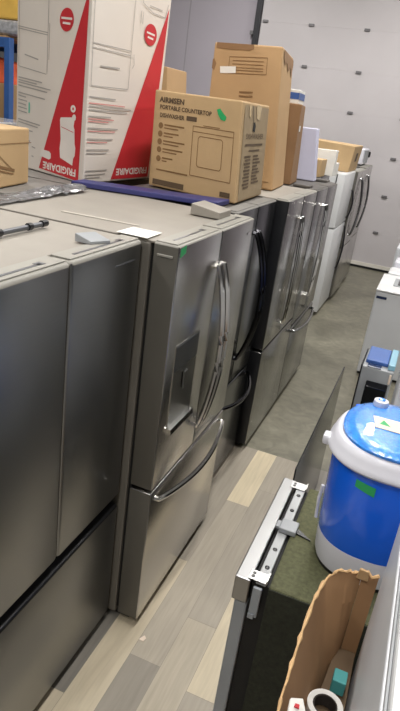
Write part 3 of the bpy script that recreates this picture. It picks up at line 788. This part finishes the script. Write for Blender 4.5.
MB().box(-5.2, -4.0, 4.9, 5.7, 0, .119, .004).build('pallet', 'wood', dk)

# ------------------------------------------------------------------ built-in dishwasher on the right
DZ = .87
dw = thing('dishwasher', 'built-in dishwasher wrapped in green-black insulation beside the aisle', 'dishwasher', (.02, 1.83, 0))
MB().box(-.178, .36, 1.515, 2.14, .10, DZ, .008).build('tub', 'felt', dw)
MB().box(-.177, .359, 1.510, 1.5148, .10, DZ - .004, .001, 1).build('shaded_side', 'felt_shaded', dw)  # thin slab carrying the painted shade of the tub's near side
MB().box(-.280, -.236, 1.52, 2.15, .09, .772, .006).build('door', 'door_dark', dw)
MB().box(-.290, -.238, 1.512, 2.158, .775, DZ, .004).build('control_panel', 'steel_dw', dw)
MB().box(-.235, -.179, 1.535, 2.13, .12, DZ - .02).build('inner_door', 'gasket', dw)
st_ = MB().box(-.224, -.190, 1.53, 2.135, DZ - .019, DZ - .002, .002, 1)
sp_ = st_.build('top_strip', 'zinc_white', dw)
for y in (1.60, 1.70, 1.95, 2.06):
    MB().lathe([(.008, 0), (.008, .003), (.004, .005)], (-.207, y, DZ - .002), 12).build('screw', 'screw', sp_, True)
for ya, yb in ((2.098, 2.145), (1.520, 1.565)):
    br = MB().box(-.250, -.190, ya, yb, DZ + .0005, DZ + .004, .001, 1).box(-.19, -.186, ya, yb, DZ + .0005, DZ + .012)
    b_ = br.build('mounting_bracket', 'zinc', dw)
    mb = MB()
    for yy in (ya + .015, yb - .015):
        mb.lathe([(.006, 0), (.006, .0012)], (-.236, yy, DZ + .0042), 10)
    mb.build('bracket_hole', 'screw', b_)
lt = MB().box(-.222, -.160, 1.795, 1.86, DZ + .0005, DZ + .022, .004).box(-.238, -.222, 1.81, 1.85, DZ + .0005, DZ + .014, .003)
l_ = lt.build('latch', 'grey_plastic', dw)
MB().prism([(-.160, 1.815, DZ + .001), (-.160, 1.845, DZ + .001), (-.105, 1.802, DZ + .001)], (0, 0, .006)).build('latch_tongue', 'black', l_)
MB().box(-.225, -.196, 1.503, 1.514, .74, DZ - .012, .003).box(-.225, -.205, 1.498, 1.503, .735, .755, .002).build('hinge_arm', 'door_dark', dw)
k = MB()
for x in (-.15, .33):
    for y in (1.56, 2.09): k.lathe([(.02, 0), (.02, .012), (.008, .014), (.008, .10)], (x, y, 0), 10)
k.build('foot', 'black', dw)
MB().box(-.245, -.225, 1.56, 2.1, .012, .10).build('toe_kick', 'black', dw)

# mini washing machine standing on it
WX, WY, WZ = .075, 1.815, DZ + .001
mw = thing('portable_washing_machine', 'small round blue and white washing machine standing on the dishwasher', 'washing machine', (WX, WY, WZ))
MB().lathe([(.158, 0), (.158, .0122)], (WX, WY, WZ), 48, 2.3).build('shadow_ring', 'black', mw, True)  # black ring standing in for the shadow gap under the base


def stretch(mb, f):
    for v in mb.bm.verts: v.co.y = WY + (v.co.y - WY) * f
    return mb


MB().lathe([(.150, .0125), (.162, .016), (.166, .028), (.172, .118)], (WX, WY, WZ), 64, 2.3).build('base', 'white_plastic', mw, True)
MB().lathe([(.171, .1185), (.1735, .123), (.182, .41), (.182, .418)], (WX, WY, WZ), 64, 2.3).build('body', 'blue', mw, True)
stretch(MB().lathe([(.184, .4185), (.197, .424), (.203, .432), (.203, .440), (.198, .448), (.193, .466), (.184, .484), (.177, .490), (.171, .491), (.166, .487)], (WX, WY, WZ), 64, 2.35), 1.03).build('rim', 'white_plastic', mw, True)
lid = stretch(MB().lathe([(.170, .4915), (.170, .499), (.163, .505), (.13, .509), (.06, .511), (.002, .512)], (WX + .002, WY, WZ), 64, 2.35), 1.13)
for v in lid.bm.verts: v.co.y += .006
lid = lid.build('lid', 'blue_lid', mw, True)
KX, KY = WX - .072, WY + .150
MB().lathe([(.023, .505), (.026, .511), (.024, .527), (.019, .529)], (KX, KY, WZ), 24).build('knob', 'white_plastic', lid, True)
MB().lathe([(.0125, .5295), (.012, .532), (.008, .533)], (KX, KY, WZ), 24).build('knob_cap', 'blue_lid', lid, True)
MB().prism([(WX - .070, WY - .035, WZ + .5125), (WX + .14, WY - .035, WZ + .5125), (WX + .145, WY + .055, WZ + .5125), (WX - .085, WY + .045, WZ + .5125)], (0, 0, .001)).build('lid_label', 'cream_label', lid)
MB().prism([(WX - .060, WY - .005, WZ + .5137), (WX - .025, WY - .008, WZ + .5137), (WX - .050, WY + .028, WZ + .5137)], (0, 0, .0005)).build('label_mark', 'sticker_green', lid)
MB().lathe([(.014, 0), (.014, .003), (.006, .004)], (WX - .135, WY + .115, WZ + .499), 18).build('lid_button', 'blue', lid, True)
MB().box(WX - .218, WX - .190, WY - .06, WY - .015, WZ + .415, WZ + .448, .008).build('hose_clip', 'white_plastic', mw, True)
MB().tube([(WX - .183, WY - .03, WZ + .25), (WX - .186, WY - .03, WZ + .20), (WX - .181, WY - .03, WZ + .12)], .006, 8).build('drain_clip', 'white_plastic', mw, True)
g = MB(); t = bmesh.new(); cols = []
for i in range(7):
    a_ = math.radians(-116 + 3.2 * i); q = (abs(math.cos(a_)) ** 2.3 + abs(math.sin(a_)) ** 2.3) ** (-1 / 2.3)
    cols.append([t.verts.new((WX + rz * q * math.cos(a_), WY + rz * q * math.sin(a_), WZ + z_)) for rz, z_ in ((.1835, .368 - .002 * i), (.184, .394 - .001 * i))])
for A, B_ in zip(cols, cols[1:]): t.faces.new((A[0], B_[0], B_[1], A[1]))
g._add(t); g.build('green_sticker', 'sticker_green', mw)

# dark panel standing on edge behind the dishwasher
pn = MB(); pn.hexa([(-.262, 2.26, 0), (-.255, 2.26, 0), (-.255, 3.60, 0), (-.262, 3.60, 0)], [(-.266, 2.26, .862), (-.259, 2.26, .862), (-.259, 3.60, .862), (-.266, 3.60, .862)], .001)
tag(pn.build('glass_panel', 'panel_dark'), 'large dark glossy panel standing on its edge behind the dishwasher', 'panel')

# torn cardboard box at the bottom right
tc = thing('torn_carton', 'torn open brown cardboard box in the lower corner of the photo', 'carton', (.03, 1.28, 0))
rr = random.Random(11)
S, E_ = Vector((.072, 1.495)), Vector((.030, 1.03))
def wall_strip(A, B_, rim, zb, th, jit):
    mb = MB(); d = (B_ - A); n = Vector((d.y, -d.x)).normalized() * th
    F = []; K = []
    for q, z in rim:
        p = A + d * q; z += rr.uniform(-jit, jit); F.append((p.x, p.y, z)); K.append((p.x + n.x, p.y + n.y, z - rr.uniform(0, .006)))
    pts = [(A.x, A.y, zb)] + F + [(B_.x, B_.y, zb)]
    t = bmesh.new()
    fv = [t.verts.new(p) for p in F]; kv = [t.verts.new(p) for p in K]
    fb = [t.verts.new((p[0], p[1], zb)) for p in F]; kb = [t.verts.new((p[0], p[1], zb)) for p in K]
    for i in range(len(F) - 1):
        t.faces.new((fv[i], fv[i + 1], fb[i + 1], fb[i])); t.faces.new((kv[i + 1], kv[i], kb[i], kb[i + 1]))
        t.faces.new((fv[i + 1], fv[i], kv[i], kv[i + 1])); t.faces.new((fb[i], fb[i + 1], kb[i + 1], kb[i]))
    t.faces.new((fv[0], fb[0], kb[0], kv[0])); t.faces.new((fv[-1], kv[-1], kb[-1], fb[-1]))
    return mb._add(t), F


# the side wall next to the dishwasher flares outwards up to its torn rim
RIM = [(.076, 1.497, 1.05), (.06, 1.497, 1.052), (.045, 1.498, 1.05), (.03, 1.498, 1.047), (.012, 1.494, 1.034), (0, 1.485, 1.03), (-.012, 1.468, 1.024), (-.018, 1.45, 1.018), (-.024, 1.41, 1.018), (-.03, 1.37, 1.008), (-.032, 1.33, 1.008),
       (-.036, 1.26, .998), (-.036, 1.21, .995), (-.038, 1.16, .982), (-.037, 1.12, .978), (-.039, 1.08, .966), (-.036, 1.04, .96)]
R2 = []
for A, B_ in zip(RIM, RIM[1:]): R2 += [A, tuple((A[k] + B_[k]) / 2 for k in range(3))]
RIM = R2 + [RIM[-1]]
t = bmesh.new(); NR = len(RIM); out = []; inn = []
for i, (x, y, z) in enumerate(RIM):
    q = i / (NR - 1); bx_, by_ = .076 - .030 * q, 1.496 - .46 * q
    colm = []; colo = []
    for j in range(6):
        p = j / 5; z0 = .55 + (z - .55) * p + (rr.uniform(-.007, .006) if j == 5 else 0)
        xx = bx_ + (x - bx_) * p ** 1.6; yy = by_ + (y - by_) * p ** 1.6
        colm.append(t.verts.new((xx, yy, z0))); colo.append(t.verts.new((xx - .006, yy + .001, z0 - (rr.uniform(0, .006) if j == 5 else 0))))
    inn.append(colm); out.append(colo)
for i in range(NR - 1):
    for j in range(5):
        t.faces.new((inn[i][j], inn[i + 1][j], inn[i + 1][j + 1], inn[i][j + 1])); t.faces.new((out[i + 1][j], out[i][j], out[i][j + 1], out[i + 1][j + 1]))
    t.faces.new((inn[i][5], inn[i + 1][5], out[i + 1][5], out[i][5])); t.faces.new((inn[i + 1][0], inn[i][0], out[i][0], out[i + 1][0]))
for c in (0, NR - 1):
    for j in range(5): t.faces.new((inn[c][j], inn[c][j + 1], out[c][j + 1], out[c][j]))
P = [tuple(c[5].co + Vector((-.003, 0, .001))) for c in inn]
w1 = MB(); w1._add(t); w1.build('side_wall', 'card_dark', tc, True)
MB().tube(P, [.004 + rr.uniform(-.002, .003) for _ in P], 6).build('torn_rim', 'card_edge', tc)
w2, F2 = wall_strip(Vector((.077, 1.500)), Vector((.122, 1.500)), [(0, 1.05), (.3, 1.065), (.6, 1.05), (1, 1.06)], .55, .005, .004); w2.build('end_wall', 'card_dark', tc)
P = [(x, y, z + .002) for x, y, z in F2]; MB().tube(P, [.005, .006, .005, .006], 6).build('torn_rim', 'card_edge', tc)
MB().hexa([(.062, 1.482, 1.045), (.095, 1.482, 1.045), (.095, 1.492, 1.045), (.062, 1.492, 1.045)], [(.066, 1.476, 1.085), (.092, 1.478, 1.082), (.094, 1.488, 1.08), (.066, 1.49, 1.082)], .003).build('loose_flap', 'card', tc)
w3, F3 = wall_strip(Vector((-.034, 1.035)), Vector((.118, 1.035)), [(0, .95), (.2, .955), (.4, .935), (.6, .95), (.8, .94), (1, .945)], .75, .005, .004); w3.build('end_wall', 'card_dark', tc)
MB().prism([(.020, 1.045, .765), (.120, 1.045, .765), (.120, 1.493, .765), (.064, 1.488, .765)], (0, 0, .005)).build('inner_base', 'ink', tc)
MB().prism([(.046, 1.036, 0), (.120, 1.036, 0), (.120, 1.496, 0), (.076, 1.496, 0)], (0, 0, .549)).build('lower_box', 'card', tc)
MB().prism([(.120, 1.036, .549), (.120, 1.496, .549), (.120, 1.496, .62), (.120, 1.036, .62)], (.003, 0, 0)).build('side_wall', 'card_dark', tc)
tr_ = MB().lathe([(.033, 0), (.048, 0), (.048, .04), (.033, .04)], (.066, 1.235, .7765), 32, closed=True)
ro = tr_.build('tape_roll', 'tape_roll', None, True); tag(ro, 'roll of white tape lying inside the torn cardboard box', 'tape')
MB().lathe([(.029, 0), (.0325, 0), (.0325, .039), (.029, .039)], (.066, 1.235, .777), 32, closed=True).build('core', 'ink_black', ro, True)
tag(MB().box(.070, .108, 1.315, 1.36, .7765, .825, .003).build('teal_pad', 'teal'), 'teal card pad standing inside the torn cardboard box', 'card')
cp_ = MB()
cp_.prism([(-.020, 1.042, .965), (.0, 1.046, .96), (.018, 1.065, .955), (.004, 1.085, .97), (-.022, 1.07, .975)], (.003, 0, .008), .001)
cpo = tag(cp_.build('crumpled_paper', 'paper'), 'crumpled white paper with red print at the torn box corner', 'paper')
cp_ = MB(); cp_.prism([(-.008, 1.055, .9745), (.004, 1.056, .9735), (.003, 1.064, .9755), (-.007, 1.062, .977)], (.0, 0, .004)); cp_.build('red_mark', 'red', cpo)

# ------------------------------------------------------------------ white appliances on the right
wa = thing('chest_freezer', 'pale grey cabinet with white trimmed lid at the right edge, beside the torn box', 'appliance', (.42, .9, 0))
MB().box(.130, .75, .35, 1.482, .03, 1.325, .006).build('cabinet', 'white_panel', wa)
lid = MB().box(.140, .755, .345, 1.478, 1.328, 1.375, .010).build('lid', 'cab_white', wa)
MB().box(.134, .139, .36, 1.475, 1.330, 1.345, .001, 1).build('lid_gasket', 'grey_plastic', lid)
k = MB()
for x in (.2, .68):
    for y in (.42, 1.4): k.lathe([(.02, 0), (.02, .031)], (x, y, 0), 10)
k.build('foot', 'black', wa)

ta = thing('upright_freezer', 'pale grey tall cabinet right of the slim machine, cut by the photo edge', 'freezer', (.4, 2.8, 0))
MB().box(.052, .70, 2.55, 3.2, .03, 1.5, .008).build('cabinet', 'white_panel', ta)
MB().box(.052, .70, 2.46, 2.54, .05, 1.5, .01).build('door', 'cab_white', ta)
k = MB()
for x in (.14, .64):
    for y in (2.6, 3.12): k.lathe([(.02, 0), (.02, .031)], (x, y, 0), 10)
k.build('foot', 'black', ta)

# slim grey machine with blue top
sl = thing('water_dispenser', 'slim grey machine with a blue top and a black recess', 'appliance', (-.05, 3.56, 0))
MB().box(-.150, .030, 3.40, 3.72, .0, .975, .006).build('body', 'grey_plastic', sl)
MB().box(-.140, -.012, 3.46, 3.72, .976, 1.0, .006).build('blue_top', 'blue_top', sl)
MB().box(-.158, -.1505, 3.41, 3.71, .05, .98, .003, 1).build('side_panel', 'black', sl)
MB().box(-.010, .030, 3.42, 3.72, .976, 1.01, .006).build('side_tank', 'aqua', sl)
MB().box(-.122, -.045, 3.40, 3.455, .9755, .982, .002, 1).build('display', 'navy', sl)
rc = MB().hexa([(-.108, 3.36, .715), (.015, 3.36, .715), (.015, 3.399, .715), (-.108, 3.399, .715)], [(-.108, 3.36, .87), (.015, 3.36, .87), (.015, 3.399, .895), (-.108, 3.399, .895)], .004).build('recess_housing', 'glass_black', sl)
MB().box(-.035, 0, 3.353, 3.36, .745, .795, .002, 1).build('white_label', 'sticker_white', rc)
MB().box(.010, .022, 3.391, 3.399, .90, .96, .002, 1).build('tap', 'cream_label', sl)

# white top-load machine with a small logo
wt = thing('top_load_washer', 'white box-shaped machine with a dark badge near its front top edge', 'washing machine', (0, 6.2, 0))
MB().box(-.30, .30, 5.76, 6.50, .03, .865, .012).build('cabinet', 'white_panel', wt)
lidp = MB().box(-.302, .302, 5.75, 6.51, .8655, .885, .008).build('top_panel', 'cab_white', wt)
MB().box(-.17, .25, 6.0, 6.34, .8855, .893, .004).build('lid', 'grey_plastic', lidp)
MB().box(-.13, .21, 6.03, 6.31, .8935, .896).build('lid_window', 'panel_dark', lidp)
k = MB().box(-.285, -.19, 5.757, 5.7605, .795, .82)
bd_ = k.build('badge', 'navy', wt)
MB().box(-.29, .29, 5.80, 6.45, .0, .031).build('plinth', 'black', wt)
# more white machines behind it
w2 = thing('washing_machine', 'white rounded machine behind the badge-fronted white machine', 'washing machine', (.05, 7.5, 0))
MB().box(-.27, .33, 7.1, 7.75, .0, .72, .04, 4).build('cabinet', 'white_panel', w2)
MB().box(-.29, .35, 7.05, 7.4, .721, .80, .03, 4).build('lid', 'cab_white', w2)
MB().box(-.26, .32, 7.42, 7.74, .721, .865, .03, 4).build('console', 'white_plastic', w2)
w3 = thing('washing_machine', 'grey-windowed machine last along the right side, next to the back wall', 'washing machine', (.05, 8.4, 0))
MB().box(-.30, .32, 8.0, 8.7, .0, .93, .02, 3).build('cabinet', 'white_panel', w3)
MB().hexa([(-.29, 8.6, .931), (.31, 8.6, .931), (.31, 8.7, .931), (-.29, 8.7, .931)], [(-.25, 8.66, 1.12), (.28, 8.66, 1.12), (.28, 8.7, 1.12), (-.25, 8.7, 1.12)], .01).build('console', 'grey_plastic', w3)

# scrap of paper on the floor
tag(MB().prism([(-.735, 1.875, .0005), (-.712, 1.872, .0005), (-.708, 1.895, .0005), (-.722, 1.905, .0005)], (0, 0, .002)).build('paper_scrap', 'cream_label'), 'tiny cream paper scrap on the plank floor', 'paper')
